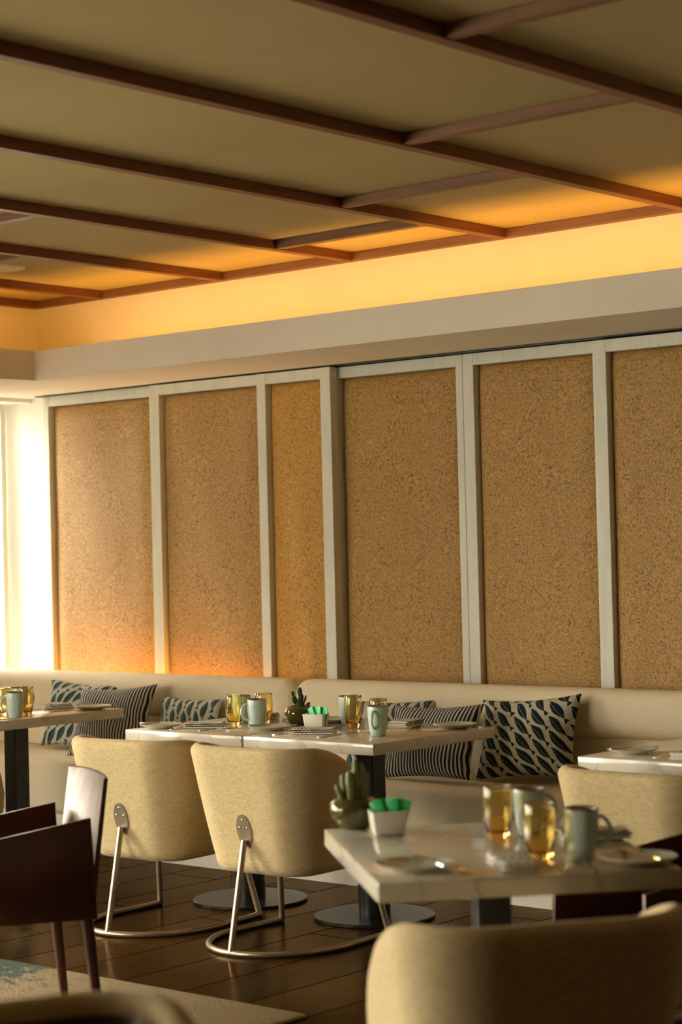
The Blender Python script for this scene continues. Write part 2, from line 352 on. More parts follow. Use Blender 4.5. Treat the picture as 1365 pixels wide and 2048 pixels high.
# ------------------------------------------------------------------ room shell
RX, BY, WY = 3.0, BYW, 7.46                     # right wall, back wall, panel wall
CZ = 2.90; SZ = 2.41; LY = 6.70; CY = 7.12       # ceiling, soffit, lip, cove wall
LX = -7.83; CX = -8.29                           # same along the window wall
struct('floor', BX(WX-0.2, RX, BY, WY+0.1, -0.1, 0.0), MT['floor'])
struct('wall_panel_side', BX(WX-0.2, RX, WY, WY+0.1, 0, SZ+0.1), MT['plaster'])
struct('wall_right', BX(RX, RX+0.1, BY, WY+0.1, 0, 3.2), MT['darkwall'])
struct('wall_back', BX(-6.2, RX+0.1, BY-0.2, BY, 0, 3.2), MT['darkwall'])
struct('wall_back_sill', BX(WX-0.2, -6.2, BY-0.2, BY, 0, 0.25), MT['plaster'])
struct('wall_back_head', BX(WX-0.2, -6.2, BY-0.2, BY, SZ-0.02, 3.2), MT['plaster'])
struct('ceiling', BX(CX-0.06, RX, BY, CY+0.06, CZ, CZ+0.1), MT['ceiling'])
# window wall: sill, head, added light-blocking wall, windows
WZ0, WZ1 = 0.25, SZ-0.02
struct('wall_window_side', BX(WX-0.2, WX, BY, WY, 0, WZ0), MT['plaster'])
struct('trim_1', BX(WX-0.0, WX+0.19, BY, WY, SZ-0.022, SZ+0.0), MT['plaster'])
struct('wall_window_head', BX(WX-0.2, WX, BY, WY, WZ1, SZ+0.1), MT['plaster'])
bays = [(7.04, 7.44), (3.6, 4.5), (2.3, 3.6), (1.0, 2.3), (-0.3, 1.0), (-1.6, -0.3), (-2.95, -1.6)]; nb = len(bays)
struct('wall_light_blocker', BX(WX-0.2, WX, 4.5, 7.04, WZ0, WZ1), MT['plaster'])  # unseen wall piece, added to hold window light off the left panels
for i in range(nb):
    ya, yb = bays[i]
    bm = bmesh.new()
    for a in ((ya, ya+0.035, WZ0, WZ1), (yb-0.035, yb, WZ0, WZ1), (ya+0.0351, yb-0.0351, WZ0+0.0005, WZ0+0.05), (ya+0.0351, yb-0.0351, WZ1-0.04, WZ1-0.0005)):
        box(bm, WX-0.10, WX-0.02, a[0], a[1], a[2], a[3])
    f = struct('window_%d' % (i+1), bm, MT['whitewood'])
    g = BX(WX-0.066, WX-0.058, ya+0.034, yb-0.034, WZ0+0.049, WZ1-0.039)
    obj('pane', g, MT['pane'], f, False)
for i in range(2):
    xa = WX+i*(2.75/2); xb = xa+2.75/2
    bm = bmesh.new()
    for a in ((xa, xa+0.035, WZ0, WZ1), (xb-0.035, xb, WZ0, WZ1), (xa+0.0351, xb-0.0351, WZ0+0.0005, WZ0+0.05), (xa+0.0351, xb-0.0351, WZ1-0.04, WZ1-0.0005)):
        box(bm, a[0], a[1], BY-0.10, BY-0.02, a[2], a[3])
    f = struct('window_%d' % (i+1+nb), bm, MT['whitewood'])
    obj('pane', BX(xa+0.034, xb-0.034, BY-0.066, BY-0.058, WZ0+0.049, WZ1-0.039), MT['pane'], f, False)
# soffit with raised lip, along the panel wall and the window wall (one piece)
bm = bmesh.new()
box(bm, WX-0.2, RX, LY, WY+0.1, SZ, SZ+0.06)
box(bm, LX-0.0, RX, LY, LY+0.03, SZ+0.06, SZ+0.155)
box(bm, WX-0.2, LX, BY, LY, SZ, SZ+0.06)
box(bm, LX-0.03, LX, BY, LY+0.03, SZ+0.06, SZ+0.155)
bmesh.ops.remove_doubles(bm, verts=bm.verts[:], dist=1e-5)
struct('soffit', bm, MT['plaster'])
struct('wall_cove', BX(CX-0.06, RX, CY, CY+0.06, SZ+0.06, CZ), MT['coveplaster'])
struct('wall_cove_left', BX(CX-0.06, CX, BY, CY, SZ+0.06, CZ), MT['coveplaster'])
# ceiling battens
t = 2
def batten(x0, x1, y0, y1, mat, h=0.042):
    global t
    struct('trim_%d' % t, BX(x0, x1, y0, y1, CZ-h, CZ, r=0.002, seg=1), mat); t += 1
bx = [-8.26, -7.73, -6.84, -5.985, -5.09, -4.15, -3.20, -2.25, -1.3, -0.35, 0.6, 1.55, 2.5]
bw = 0.024
for x in bx: batten(x-bw, x+bw, BY+0.02, CY-0.045, MT['batten'])
batten(CX, RX-0.02, CY-0.045, CY, MT['battenx'], 0.040)
for i, y in ((0, 6.30), (1, 5.84), (2, 5.18), (3, 6.56), (4, 5.97), (5, 5.20), (6, 4.2), (7, 5.4), (2, 2.6), (3, 3.7), (4, 3.0), (5, 2.2), (1, 3.1)):
    batten(bx[i]+bw, bx[i+1]-bw, y-0.022, y+0.022, MT['battenx'], 0.038)
# cove LED strips (real strips lying behind the lip) and their light
def strip(name, x0, x1, y0, y1, z, label):
    o = obj(name, BX(x0, x1, y0, y1, z, z+0.008), MT['led'], None, False); tag(o, label, 'light strip')
strip('led_strip', LX+0.05, RX-0.1, LY+0.034, LY+0.05, SZ+0.105, 'amber light strip hidden behind the lip of the long cove')
strip('led_strip', LX-0.05, LX-0.034, BY+0.1, LY, SZ+0.105, 'amber light strip hidden behind the lip of the left cove')
area('cove_light', ((LX+RX)/2, LY+0.058, SZ+0.125), (RX-LX-0.2, 0.02), 15, AMBER, (0, 0.25, 1)).rotation_euler = (RAD(180-6), 0, 0)
area('cove_light', (LX-0.058, (BY+LY)/2, SZ+0.125), (0.02, LY-BY-0.2), 15, AMBER, (-0.25, 0, 1)).rotation_euler = (0, RAD(180-6), 0)
# ceiling speaker
bm = lathe(bmesh.new(), [(0, -0.012), (0.100, -0.012), (0.108, -0.008), (0.110, 0.0), (0, 0.0)], 48)
o = obj('ceiling_speaker', bm, MT['speaker']); o.location = (-7.37, 6.12, CZ); tag(o, 'flat round white speaker cover set in the ceiling at left', 'ceiling speaker')

# ------------------------------------------------------------------ sliding woven panels
PZ0, PZ1 = 0.06, 2.40
def panel_thing(X0, X1, yf, openings, label, mats, z1=PZ1):
    """frame X0..X1, front face yf; openings list of (xa, xb)"""
    root = empty('sliding_panel', ((X0+X1)/2, yf, PZ0), label=label, cat='panel', group='woven sliding panels along the wall')
    cxm = (X0+X1)/2; th = 0.055
    bm = bmesh.new()
    edges = [X0-cxm] + [e-cxm for o_ in openings for e in o_] + [X1-cxm]
    for i in range(0, len(edges), 2): box(bm, edges[i], edges[i+1], 0, th, 0, z1-PZ0, r=0.0015, seg=1)
    for a, b in openings:
        box(bm, a-cxm, b-cxm, 0.001, th, z1-PZ0-0.055, z1-PZ0-0.001); box(bm, a-cxm, b-cxm, 0.001, th, 0, 0.08)
    obj('panel_frame', bm, MT['whitewood'], root, False)
    for (a, b), mk in zip(openings, mats):
        W = b-a; Hh = (z1-PZ0-0.055) - 0.08; nx, nz = 22, 64; bm = bmesh.new(); g = []
        for j in range(nz+1):
            row = []
            for i in range(nx+1):
                u = i/nx; v = j/nz
                u = 0.5-0.5*cos(pi*u) if True else u; v = 0.5-0.5*cos(pi*v)
                ex = min(u*W, (1-u)*W); ez = min(v*Hh, (1-v)*Hh)
                fx = min(1, ex/0.11); fz = min(1, ez/0.09)
                d = sqrt(max(0, 1-(1-fx)**2))*sqrt(max(0, 1-(1-fz)**2))
                wv = 0.003*sin(9*u+5*v)+0.002*sin(17*v-6*u)
                row.append(bm.verts.new((a-cxm+u*W, th-0.002-(0.043+wv)*d, 0.08+v*Hh)))
            g.append(row)
        for j in range(nz):
            for i in range(nx): bm.faces.new((g[j][i], g[j][i+1], g[j+1][i+1], g[j+1][i]))
        bk = [bm.verts.new((x, th+0.004, z)) for x, z in ((a-cxm, 0.08), (b-cxm, 0.08), (b-cxm, 0.08+Hh), (a-cxm, 0.08+Hh))]
        bm.faces.new(bk)
        rim = [g[0][i] for i in range(nx+1)] + [g[j][nx] for j in range(1, nz+1)] + [g[nz][i] for i in range(nx-1, -1, -1)] + [g[j][0] for j in range(nz-1, 0, -1)]
        obj('woven_mat', bm, MT[mk], root, True, 80)
    return root
F1, F2 = 7.335, 7.40
panel_thing(-8.58, -7.655, F2, [(-8.538, -7.70)], 'leftmost woven panel in a white frame beside the bright plaster wall end', ['rattan'], 2.405)
panel_thing(-7.64, -6.345, F1, [(-7.565, -6.845), (-6.785, -6.412)], 'white double frame holding a wide brown mat and the narrow golden mat', ['rattan', 'rattangold'])
panel_thing(-6.385, -5.572, F2, [(-6.355, -5.612)], 'recessed woven panel directly right of the narrow golden mat', ['rattan'])
panel_thing(-5.570, -4.77, F2, [(-5.508, -4.84)], 'white framed woven panel behind the lumbar pillows, second from right', ['rattan'])
panel_thing(-4.785, -3.80, F1, [(-4.727, -3.86)], 'rightmost visible woven panel, set in front of its neighbour', ['rattan'], 2.392)
# ceiling track for the panels
struct('trim_%d' % t, BX(-8.6, RX-0.02, F1+0.02, WY-0.03, SZ-0.006, SZ), MT['black']); t += 1
# amber strip behind the corner banquette
strip('led_strip', -8.45, -6.95, 7.24, 7.256, 0.60, 'amber light strip hidden between corner banquette and panels')
area('banquette_glow', (-7.72, 7.29, 0.66), (1.7, 0.04), 4.0, (1.0, 0.40, 0.03), (0, 0, 1)).rotation_euler = (RAD(180), 0, 0)

# ------------------------------------------------------------------ banquettes
def cushion(x0, x1, y0, y1, z0, z1, r, seg=6): return BX(x0, x1, y0, y1, z0, z1, r=r, seg=seg)
XS = -6.41
B1 = empty('banquette', (-7.6, 7.0, 0), label='cream corner banquette wrapping from window wall to left half of panels', cat='banquette', group=None)
def child_at(o, root): 
    o.location = -Vector(root.location)
    return o
child_at(obj('plinth', BX(WX+0.02, XS-0.003, 6.62, 7.20, 0.0, 0.20), MT['whiteceramic'], B1, False), B1)
child_at(obj('seat', cushion(WX+0.02, XS-0.004, 6.58, 7.14, 0.18, 0.465, 0.05), MT['bench'], B1), B1)
child_at(obj('backrest', cushion(WX+0.10, XS-0.006, 7.105, 7.235, 0.40, 0.665, 0.03, 4), MT['bench'], B1), B1)
child_at(obj('bolster', cushion(WX+0.03, XS-0.006, 7.05, 7.235, 0.655, 0.865, 0.075, 8), MT['bench'], B1), B1)
child_at(obj('plinth', BX(WX+0.02, -8.24, 3.6, 6.62, 0.0, 0.20), MT['whiteceramic'], B1, False), B1)
child_at(obj('seat', cushion(WX+0.02, -8.20, 3.6, 6.62, 0.18, 0.464, 0.05), MT['bench'], B1), B1)
child_at(obj('backrest', cushion(WX+0.02, WX+0.15, 3.6, 7.12, 0.40, 0.665, 0.03, 4), MT['bench'], B1), B1)
child_at(obj('bolster', cushion(WX+0.02, WX+0.205, 3.6, 7.235, 0.655, 0.866, 0.075, 8), MT['bench'], B1), B1)
B2 = empty('banquette', (-4.2, 7.0, 0), label='straight cream banquette holding the navy striped pillow, right of the cushion gap', cat='banquette')
child_at(obj('plinth', BX(XS+0.003, -1.4, 6.62, 7.20, 0.0, 0.20), MT['whiteceramic'], B2, False), B2)
child_at(obj('seat', cushion(XS+0.004, -1.4, 6.58, 7.14, 0.18, 0.465, 0.05), MT['bench'], B2), B2)
child_at(obj('backrest', cushion(XS+0.006, -1.4, 7.105, 7.235, 0.40, 0.665, 0.03, 4), MT['bench'], B2), B2)
child_at(obj('bolster', cushion(XS+0.006, -1.4, 7.05, 7.235, 0.655, 0.865, 0.075, 8), MT['bench'], B2), B2)

# ------------------------------------------------------------------ pillows
def pillow(loc, W, Hh, T, rx, ry, rz, mat, label, piping=None):
    n = 26; bm = bmesh.new(); uvl = bm.loops.layers.uv.new('UVMap'); g = {}
    for s in (1, -1):
        for j in range(n+1):
            for i in range(n+1):
                u = -1+2*i/n; v = -1+2*j/n
                if s == -1 and (i in (0, n) or j in (0, n)): g[(s, i, j)] = g[(1, i, j)]; continue
                x = u*W/2*(1-0.09*(1-v*v)); y = v*Hh/2*(1-0.10*(1-u*u))
                th = T/2*((1-u**4)*(1-v**4))**0.55*(0.75+0.25*(1-u*u)*(1-v*v))
                th *= 1+0.05*sin(5*u+3*v+loc[0]*3)
                g[(s, i, j)] = bm.verts.new((x, s*-th, y))
    for s in (1, -1):
        for j in range(n):
            for i in range(n):
                ids = [(i, j), (i+1, j), (i+1, j+1), (i, j+1)]
                if s == -1: ids = ids[::-1]
                f = bm.faces.new([g[(s, a, b)] for a, b in ids])
                for lp, (a, b) in zip(f.loops, ids): lp[uvl].uv = (a/n, b/n*Hh/W + (0 if s == 1 else 0.3))
    o = obj('throw_pillow', bm, mat, None, True, 120)
    R_ = Matrix.Rotation(rz, 4, 'Z') @ Matrix.Rotation(rx, 4, 'X') @ Matrix.Rotation(ry, 4, 'Y')
    mw = Matrix.Translation(loc) @ R_
    o.matrix_world = mw
    zmin = min((mw @ v.co).z for v in o.data.vertices)
    o.location.z += 0.462-zmin
    tag(o, label, 'pillow', 'throw pillows on the banquette'); return o
PIL = [
 ((-7.86, 7.0, 0.65), 0.50, 0.36, 0.13, -14, -2, 8, 'fish2', 'teal fish-print pillow standing in the banquette corner, furthest left'),
 ((-7.45, 6.84, 0.65), 0.50, 0.37, 0.13, -24, 4, 8, 'stripe', 'striped pillow between two fish-print pillows behind the left marble table'),
 ((-7.05, 6.99, 0.63), 0.46, 0.31, 0.12, -14, 0, -4, 'fish3', 'pale fish-print pillow just left of the tall amber glass, leaning low'),
 ((-5.74, 7.00, 0.63), 0.50, 0.33, 0.12, -14, 2, 4, 'fish3', 'fish-print pillow mostly hidden behind the navy striped pillow and the mug'),
 ((-5.343, 6.80, 0.64), 0.53, 0.345, 0.13, -22, 3, -4, 'stripe', 'navy and cream striped pillow under the right end of the marble table pair'),
 ((-4.93, 6.95, 0.66), 0.53, 0.365, 0.14, -18, 5, -2, 'fish', 'large dark fish-print pillow, furthest right on the banquette'),
]
for loc, W, Hh, T, rx, ry, rz, mk, lab in PIL: pillow(Vector(loc), W, Hh, T, RAD(rx), RAD(-ry), RAD(rz), MT[mk], lab)

# ------------------------------------------------------------------ tables
TT = 0.045
def make_table(W, D, loc, rz, label, group, disc=0.245):
    root = empty('marble_table', loc, rz, label=label, cat='table', group=group)
    obj('tabletop', BX(-W/2, W/2, -D/2, D/2, 0.75-TT, 0.75, r=0.003, seg=2), MT['marble'], root)
    obj('support_plate', BX(-0.17, 0.17, -0.17, 0.17, 0.75-TT-0.012, 0.75-TT-0.0002, r=0.002, seg=1), MT['black'], root)
    obj('column', BX(-0.042, 0.042, -0.042, 0.042, 0.012, 0.75-TT-0.012, r=0.003, seg=1), MT['black'], root)
    obj('collar', lathe(bmesh.new(), [(0.0, 0.011), (0.066, 0.011), (0.066, 0.137), (0.062, 0.14), (0, 0.14)], 32), MT['blackgloss'], root)
    obj('base_disc', lathe(bmesh.new(), [(0, 0), (disc-0.003, 0), (disc, 0.003), (disc, 0.010), (disc-0.003, 0.013), (0, 0.013)], 72), MT['blackgloss'], root)
    return root
G = 'marble bistro tables along the banquette'
TY = 6.10
make_table(0.68, 0.78, (-5.798, TY, 0), 0, 'marble table left of the seam in the joined centre pair', G)
make_table(0.68, 0.78, (-5.107, TY, 0), 0, 'marble table right of the seam, holding the packet box and front right mug', G)
make_table(0.68, 0.78, (-7.32, TY, 0), 0, 'marble table cut by the left edge of the photo', G)
make_table(0.68, 0.78, (-3.50, TY, 0), 0, 'marble table cut by the right edge, behind the rightmost beige chair', G)
FA = RAD(49)
ex = Vector((cos(FA), sin(FA), 0)); ey = Vector((-sin(FA), cos(FA), 0))
f0 = Vector((-2.782, 3.337, 0))
make_table(0.70, 0.868, f0+ex*0.35+ey*0.434, FA, 'large blurred foreground marble table set diagonally', None)

# ------------------------------------------------------------------ barrel chairs
def barrel_chair(loc, rz, label, group='beige barrel chairs', lining=None):
    root = empty('barrel_chair', loc, rz, label=label, cat='chair', group=group)
    Wt, BK, RC, L = 0.315, 0.285, 0.175, 0.22      # half width, back distance, corner radius, arm reach
    seg1 = Wt-RC; seg2 = pi/2*RC; seg3 = L+BK-RC; tot = seg1+seg2+seg3
    def plan(s, k, off=0.0):     # s in -1..1 along the U, k taper scale, off inward
        a = abs(s)*tot; q = (1-k)
        if a < seg1: x, y, nx_, ny_ = a, -BK, 0, -1
        elif a < seg1+seg2:
            th = (a-seg1)/RC; x = seg1+RC*sin(th); y = -BK+RC-RC*cos(th); nx_, ny_ = sin(th), -cos(th)
        else: x = Wt; y = -BK+RC+(a-seg1-seg2); nx_, ny_ = 1, 0
        x *= k; y = (y-0.06)*(k if y < 0.06 else 1-0.5*q)+0.06+0.10*q
        x -= nx_*off; y -= ny_*off
        return (x if s >= 0 else -x, y)
    def ztop(s):
        x, y = plan(s, 1.0); u = min(1, max(0, (y+0.20)/0.43)); return 0.36 + 0.405*sqrt(max(0.0, 1-u**2.0))
    zb = 0.277; N = 64; th = 0.056
    def kof(z): 
        q = min(1, max(0, (z-zb)/(0.765-zb))); return 0.76 + 0.24*q**0.85
    rings = []
    for i in range(N+1):
        s = -1+2*i/N; s = s if True else s; zt = ztop(s); pts = []
        rb = 0.05
        for a in (0, 25, 50, 75, 90):                        # lower outer rounding
            A = RAD(a); z = zb+rb*(1-cos(pi/2-(pi/2-A))) if False else zb+rb*(1-cos(A))
            off = rb*(1-sin(A)); x, y = plan(s, kof(zb+rb), off); pts.append((x, y, z))
        for q in range(1, 11):
            z = zb+rb + (zt-0.028-zb-rb)*q/10; x, y = plan(s, kof(z)); pts.append((x, y, z))
        zc = zt-0.028
        for a in (30, 60, 90, 120, 150, 180):
            A = RAD(a); x, y = plan(s, kof(zc), th/2-th/2*cos(A)); pts.append((x, y, zc+0.028*sin(A)))
        for q in range(1, 6):
            z = zc-(zc-zb-0.06)*q/5 if zc > zb+0.07 else zc-0.001*q
            x, y = plan(s, kof(z), th); pts.append((x, y, z))
        x, y = plan(s, kof(zb+rb), rb); pts.append((x, y, zb+0.03))
        rings.append(pts)
    bm = sweep_profile(rings, True, True)
    me_mats = [MT['linen']] + ([lining] if lining else [])
    if lining:
        obj('shell', bm, MT['linen'], root, True, 60)
        # separate inner lining
        R2 = []
        for i in range(N+1):
            s = (-1+2*i/N)*0.985; zc = ztop(s)-0.028; pts = []
            for q in range(0, 9):
                z = zc-0.004-(zc-zb-0.08)*q/8 if zc > zb+0.1 else zc-0.002*q
                x, y = plan(s, kof(z), th+0.002+0.006*min(1, q)); pts.append((x, y, z))
            R2.append(pts)
        obj('inner_lining', sweep_profile(R2, False, False), lining, root, True, 80)['label'] = 'glossy dark leather inner lining'
    else: obj('shell', bm, MT['linen'], root, True, 60)
    # seat cushion inside the shell
    pts = []
    for i in range(33):
        s = -1+2*i/32; x, y = plan(s*0.93, 0.80, 0.030); pts.append((x, y))
    bmc = bmesh.new(); prof = [(0.86, 0.29), (0.97, 0.30), (1.0, 0.33), (1.0, 0.42), (0.96, 0.445), (0.80, 0.455)]
    lay = [[bmc.verts.new((x*k, (y-0.02)*k+0.02, z)) for x, y in pts] for k, z in prof]
    for A, B in zip(lay, lay[1:]):
        for i in range(33): bmc.faces.new((A[i], A[(i+1) % 33], B[(i+1) % 33], B[i]))
    bmc.faces.new(lay[0][::-1]); bmc.faces.new(lay[-1])
    obj('seat', bmc, lining or MT['linen'], root, True, 50)
    # floor ring, open at the front
    rt = 0.0115; pth = [(-0.27, 0.30, rt), (-0.275, 0.15, rt), (-0.283, 0.02, rt)]
    for i in range(1, 24):
        A = pi*i/24; pth.append((-0.283*cos(A), -0.335*sin(A)+0.02, rt))
    pth += [(0.283, 0.02, rt), (0.275, 0.15, rt), (0.27, 0.30, rt)]
    obj('floor_ring', tube(bmesh.new(), pth, rt, 12), MT['bronze'], root)
    for s in (-1, 1):
        obj('leg', tube(bmesh.new(), [(s*0.27, 0.295, rt), (s*0.225, 0.235, 0.315)], 0.0125, 12), MT['bronze'], root)
    yk = plan(0, kof(0.42))[1]
    obj('leg', tube(bmesh.new(), [(0, -0.315, rt), (0, yk-0.010, 0.415)], 0.0125, 12), MT['bronze'], root)
    # oval bracket with three rivets, bent to the shell
    bm = bmesh.new(); zc = 0.45; sl = (kof(0.52)-kof(0.40))*Wt/0.12
    def bp(u, v, d):   # u across, v up
        z = zc+v; x = u; y = plan(0, kof(z))[1]-d; return (x, y, z)
    A = [bm.verts.new(bp(0.036*cos(a), 0.062*sin(a), -0.003)) for a in [2*pi*i/40 for i in range(40)]]
    B = [bm.verts.new(bp(0.036*cos(a), 0.062*sin(a), 0.004)) for a in [2*pi*i/40 for i in range(40)]]
    for i in range(40): bm.faces.new((A[i], A[(i+1) % 40], B[(i+1) % 40], B[i]))
    bm.faces.new(B)
    br = obj('bracket', bm, MT['bronze'], root, True, 30)
    for u, v in ((0.0, 0.042), (-0.019, 0.012), (0.019, 0.012)):
        p = bp(u, v, 0.004); bmr = bmesh.new(); bmesh.ops.create_uvsphere(bmr, u_segments=12, v_segments=8, radius=0.0048)
        for q in bmr.verts: q.co = Vector((q.co.x, q.co.y*0.6, q.co.z)) + Vector(p)
        obj('rivet', bmr, MT['chrome'], br)
    return root
c2 = barrel_chair((-5.075, 5.53, 0), RAD(2), 'beige barrel chair second from left at the joined marble tables')
for loc, rz, lab in (((-5.755, 5.53, 0), RAD(4), 'beige barrel chair behind the dark leather armchair, facing the joined tables'),
                     ((-3.38, 5.53, 0), RAD(-3), 'beige barrel chair at right behind the mugs of the foreground table'),
                     ((-7.26, 5.53, 0), 0.0, 'beige barrel chair of which only a rounded side shows at left edge'),
                     ((-2.356, 3.279, 0), RAD(145-90), 'beige barrel chair seen from behind, blurred in the lower right foreground')):
    c = copy_tree(c2); c.location = loc; c.rotation_euler = (0, 0, rz); c['label'] = lab
barrel_chair((-2.320, 1.930, 0), RAD(-115), 'blurred chair rim with dark glossy lining at the lower left edge', 'beige barrel chairs', MT['leather'])

# ------------------------------------------------------------------ leather armchairs
def leather_chair(loc, rz, label):
    root = empty('leather_armchair', loc, rz, label=label, cat='armchair', group='dark leather armchairs')
    hw, hd = 0.232, 0.235; th = 0.016
    # side panels: arm top slopes to the front
    for s in (-1, 1):
        prof = [(-hd-0.02, 0.36), (-hd-0.005, 0.672), (hd, 0.60), (hd+0.005, 0.40), (hd-0.03, 0.375), (0, 0.365)]
        rings = [[(s*(hw-th), y, z) for y, z in prof], [(s*hw, y, z) for y, z in prof]]
        bm = sweep_profile(rings, True, True)
        bmesh.ops.bevel(bm, geom=[e for e in bm.edges], offset=0.0035, segments=2, profile=0.5, affect='EDGES')
        obj('arm_panel', bm, MT['leather'], root, True, 35)
    # backrest, gently curved and leaning back
    rings = []; n = 16
    for i in range(n+1):
        u = -1+2*i/n; x = u*(hw-th-0.001); c = -0.022*(1-u*u)
        yb, yt = -hd+0.005+c, -hd-0.052+c; zt = 0.795-0.006*u*u
        rings.append([(x, yb, 0.37), (x, yt, zt-0.004), (x, yt-0.006, zt), (x, yt-0.014, zt-0.003), (x, yb-0.018, 0.37)])
    obj('backrest', sweep_profile(rings, True, True), MT['leather'], root, True, 50)
    obj('seat', BX(-hw+th+0.001, hw-th-0.001, -hd+0.012, hd, 0.375, 0.445, r=0.015, seg=4), MT['leather'], root)
    obj('apron', BX(-hw+th+0.001, hw-th-0.001, hd+0.0005, hd+0.012, 0.36, 0.44, r=0.004, seg=2), MT['leather'], root)
    for sx_ in (-1, 1):
        for sy in (-1, 1):
            x = sx_*(hw-0.025); y = sy*(hd-0.015)-(0.0 if sy > 0 else 0.005)
            p0 = Vector((x, y, 0.374)); p1 = Vector((x+sx_*0.015, y+sy*0.035, 0.0)); bm = bmesh.new()
            r_a, r_b = 0.019, 0.0125; A = []; B = []
            for k in range(16):
                a = 2*pi*k/16; cx_ = abs(cos(a))**0.6*(1 if cos(a) > 0 else -1); cy_ = abs(sin(a))**0.6*(1 if sin(a) > 0 else -1)
                A.append(bm.verts.new(p0+Vector((cx_*r_a, cy_*r_a, 0)))); B.append(bm.verts.new(p1+Vector((cx_*r_b, cy_*r_b, 0))))
            for k in range(16): bm.faces.new((A[k], A[(k+1) % 16], B[(k+1) % 16], B[k]))
            bm.faces.new(A); bm.faces.new(B[::-1]); obj('leg', bm, MT['leather'], root, True, 50)
    return root
lc = leather_chair((-4.848, 3.957, 0.012), RAD(243-90), 'dark brown leather armchair standing on the rug at lower left')
c = copy_tree(lc); c.location = (-2.775, 4.56, 0); c.rotation_euler = (0, 0, RAD(245-90)); c['label'] = 'black-looking leather armchair partly hidden beyond the right end of the foreground table'

# rug
bm = bmesh.new(); NXR, NYR = 90, 60; x0, x1, y0, y1 = -3.2, 0.0, -3.2, 0.0
box(bm, x0, x1, y0, y1, 0, 0.012, r=0.004, seg=2)
o = obj('area_rug', bm, MT['rug']); o.location = (-4.20, 4.665, 0.0); tag(o, 'cream rug with scattered teal blotches on the dark floor', 'rug')

# ------------------------------------------------------------------ tableware prototypes
Z = 0.75
def cup(name='mug'):
    root = empty('mug', (0, 0, 0))
    R_ = 0.041; prof = [(0, 0), (0.026, 0), (0.029, 0.003), (0.036, 0.03), (0.040, 0.07), (0.041, 0.112), (0.0405, 0.118)]
    inn = [(0.0375, 0.118), (0.0375, 0.11), (0.036, 0.07), (0.032, 0.03), (0.022, 0.008), (0, 0.007)]
    obj('mug_body', lathe(bmesh.new(), prof+[(0.039, 0.1195)]+inn, 40), MT['celadon'], root, True, 60)
    obj('rim', lathe(bmesh.new(), [(0.0408, 0.1165), (0.0408, 0.119), (0.0392, 0.1205), (0.0372, 0.119), (0.0372, 0.1165)], 40, closed=True), MT['tanrim'], root)['label'] = 'brown glazed rim'
    pts = []
    for i in range(15):
        a = RAD(80)-RAD(170)*i/14; pts.append((0.036+0.031*cos(a)*1.0, 0, 0.068+0.034*sin(a)))
    pts[0] = (0.037, 0, 0.100); pts[-1] = (0.034, 0, 0.032)
    bm = tube(bmesh.new(), pts, 0.0052, 10)
    obj('handle', bm, MT['celadon'], root)
    return root
def tumbler():
    prof = [(0, 0), (0.026, 0), (0.0275, 0.002), (0.030, 0.02), (0.0365, 0.055), (0.0385, 0.085), (0.037, 0.122), (0.036, 0.132), (0.0352, 0.1335)]
    inn = [(0.0344, 0.132), (0.0354, 0.122), (0.0368, 0.085), (0.0345, 0.055), (0.0275, 0.026), (0.022, 0.018), (0, 0.016)]
    return obj('tumbler', lathe(bmesh.new(), prof+inn, 48), MT['amber'], None, True, 60)
def plate():
    root = empty('side_plate', (0, 0, 0)); 
    obj('plate_body', lathe(bmesh.new(), [(0, 0.0), (0.050, 0.0), (0.053, 0.003), (0.080, 0.011), (0.0905, 0.017), (0.0895, 0.0185), (0.078, 0.0135)], 56), MT['stoneware'], root, True, 50)
    obj('plate_face', lathe(bmesh.new(), [(0.0893, 0.0187), (0.078, 0.0140), (0.055, 0.0075), (0, 0.0065)], 56), MT['celadon'], root, True, 50)['label'] = 'celadon glazed face'
    return root
def knife():
    bm = bmesh.new(); box(bm, -0.10, -0.01, -0.0045, 0.0045, 0.0, 0.006, r=0.0018, seg=2)
    pts = [(-0.012, -0.003), (0.07, -0.004), (0.095, -0.001), (0.102, 0.007), (0.09, 0.010), (0.02, 0.009), (-0.012, 0.004)]
    A = [bm.verts.new((x, y, 0.001)) for x, y in pts]; B = [bm.verts.new((x, y, 0.0030)) for x, y in pts]
    bm.faces.new(A[::-1]); bm.faces.new(B)
    for i in range(len(pts)): bm.faces.new((A[i], A[(i+1) % len(pts)], B[(i+1) % len(pts)], B[i]))
    return obj('table_knife', bm, MT['chrome'], None, True, 30)
def slab(path, th=0.0022):
    """path: list of (x, halfwidth, z)"""
    rings = [[(x, -hw, z), (x, -hw*0.4, z-0.0), (x, hw*0.4, z), (x, hw, z), (x, hw*0.9, z+th), (x, 0, z+th*1.3), (x, -hw*0.9, z+th)] for x, hw, z in path]
    return sweep_profile(rings, True, True)
def fork():
    bm = slab([(-0.10, 0.005, 0.001), (-0.09, 0.0065, 0.001), (-0.03, 0.0035, 0.004), (0.03, 0.003, 0.006), (0.045, 0.011, 0.003), (0.055, 0.012, 0.0015)])
    for k in range(4):
        y = -0.0095+k*0.0063; box(bm, 0.054, 0.095, y-0.0013, y+0.0013, 0.0012, 0.0032)
    return obj('table_fork', bm, MT['chrome'], None, True, 40)
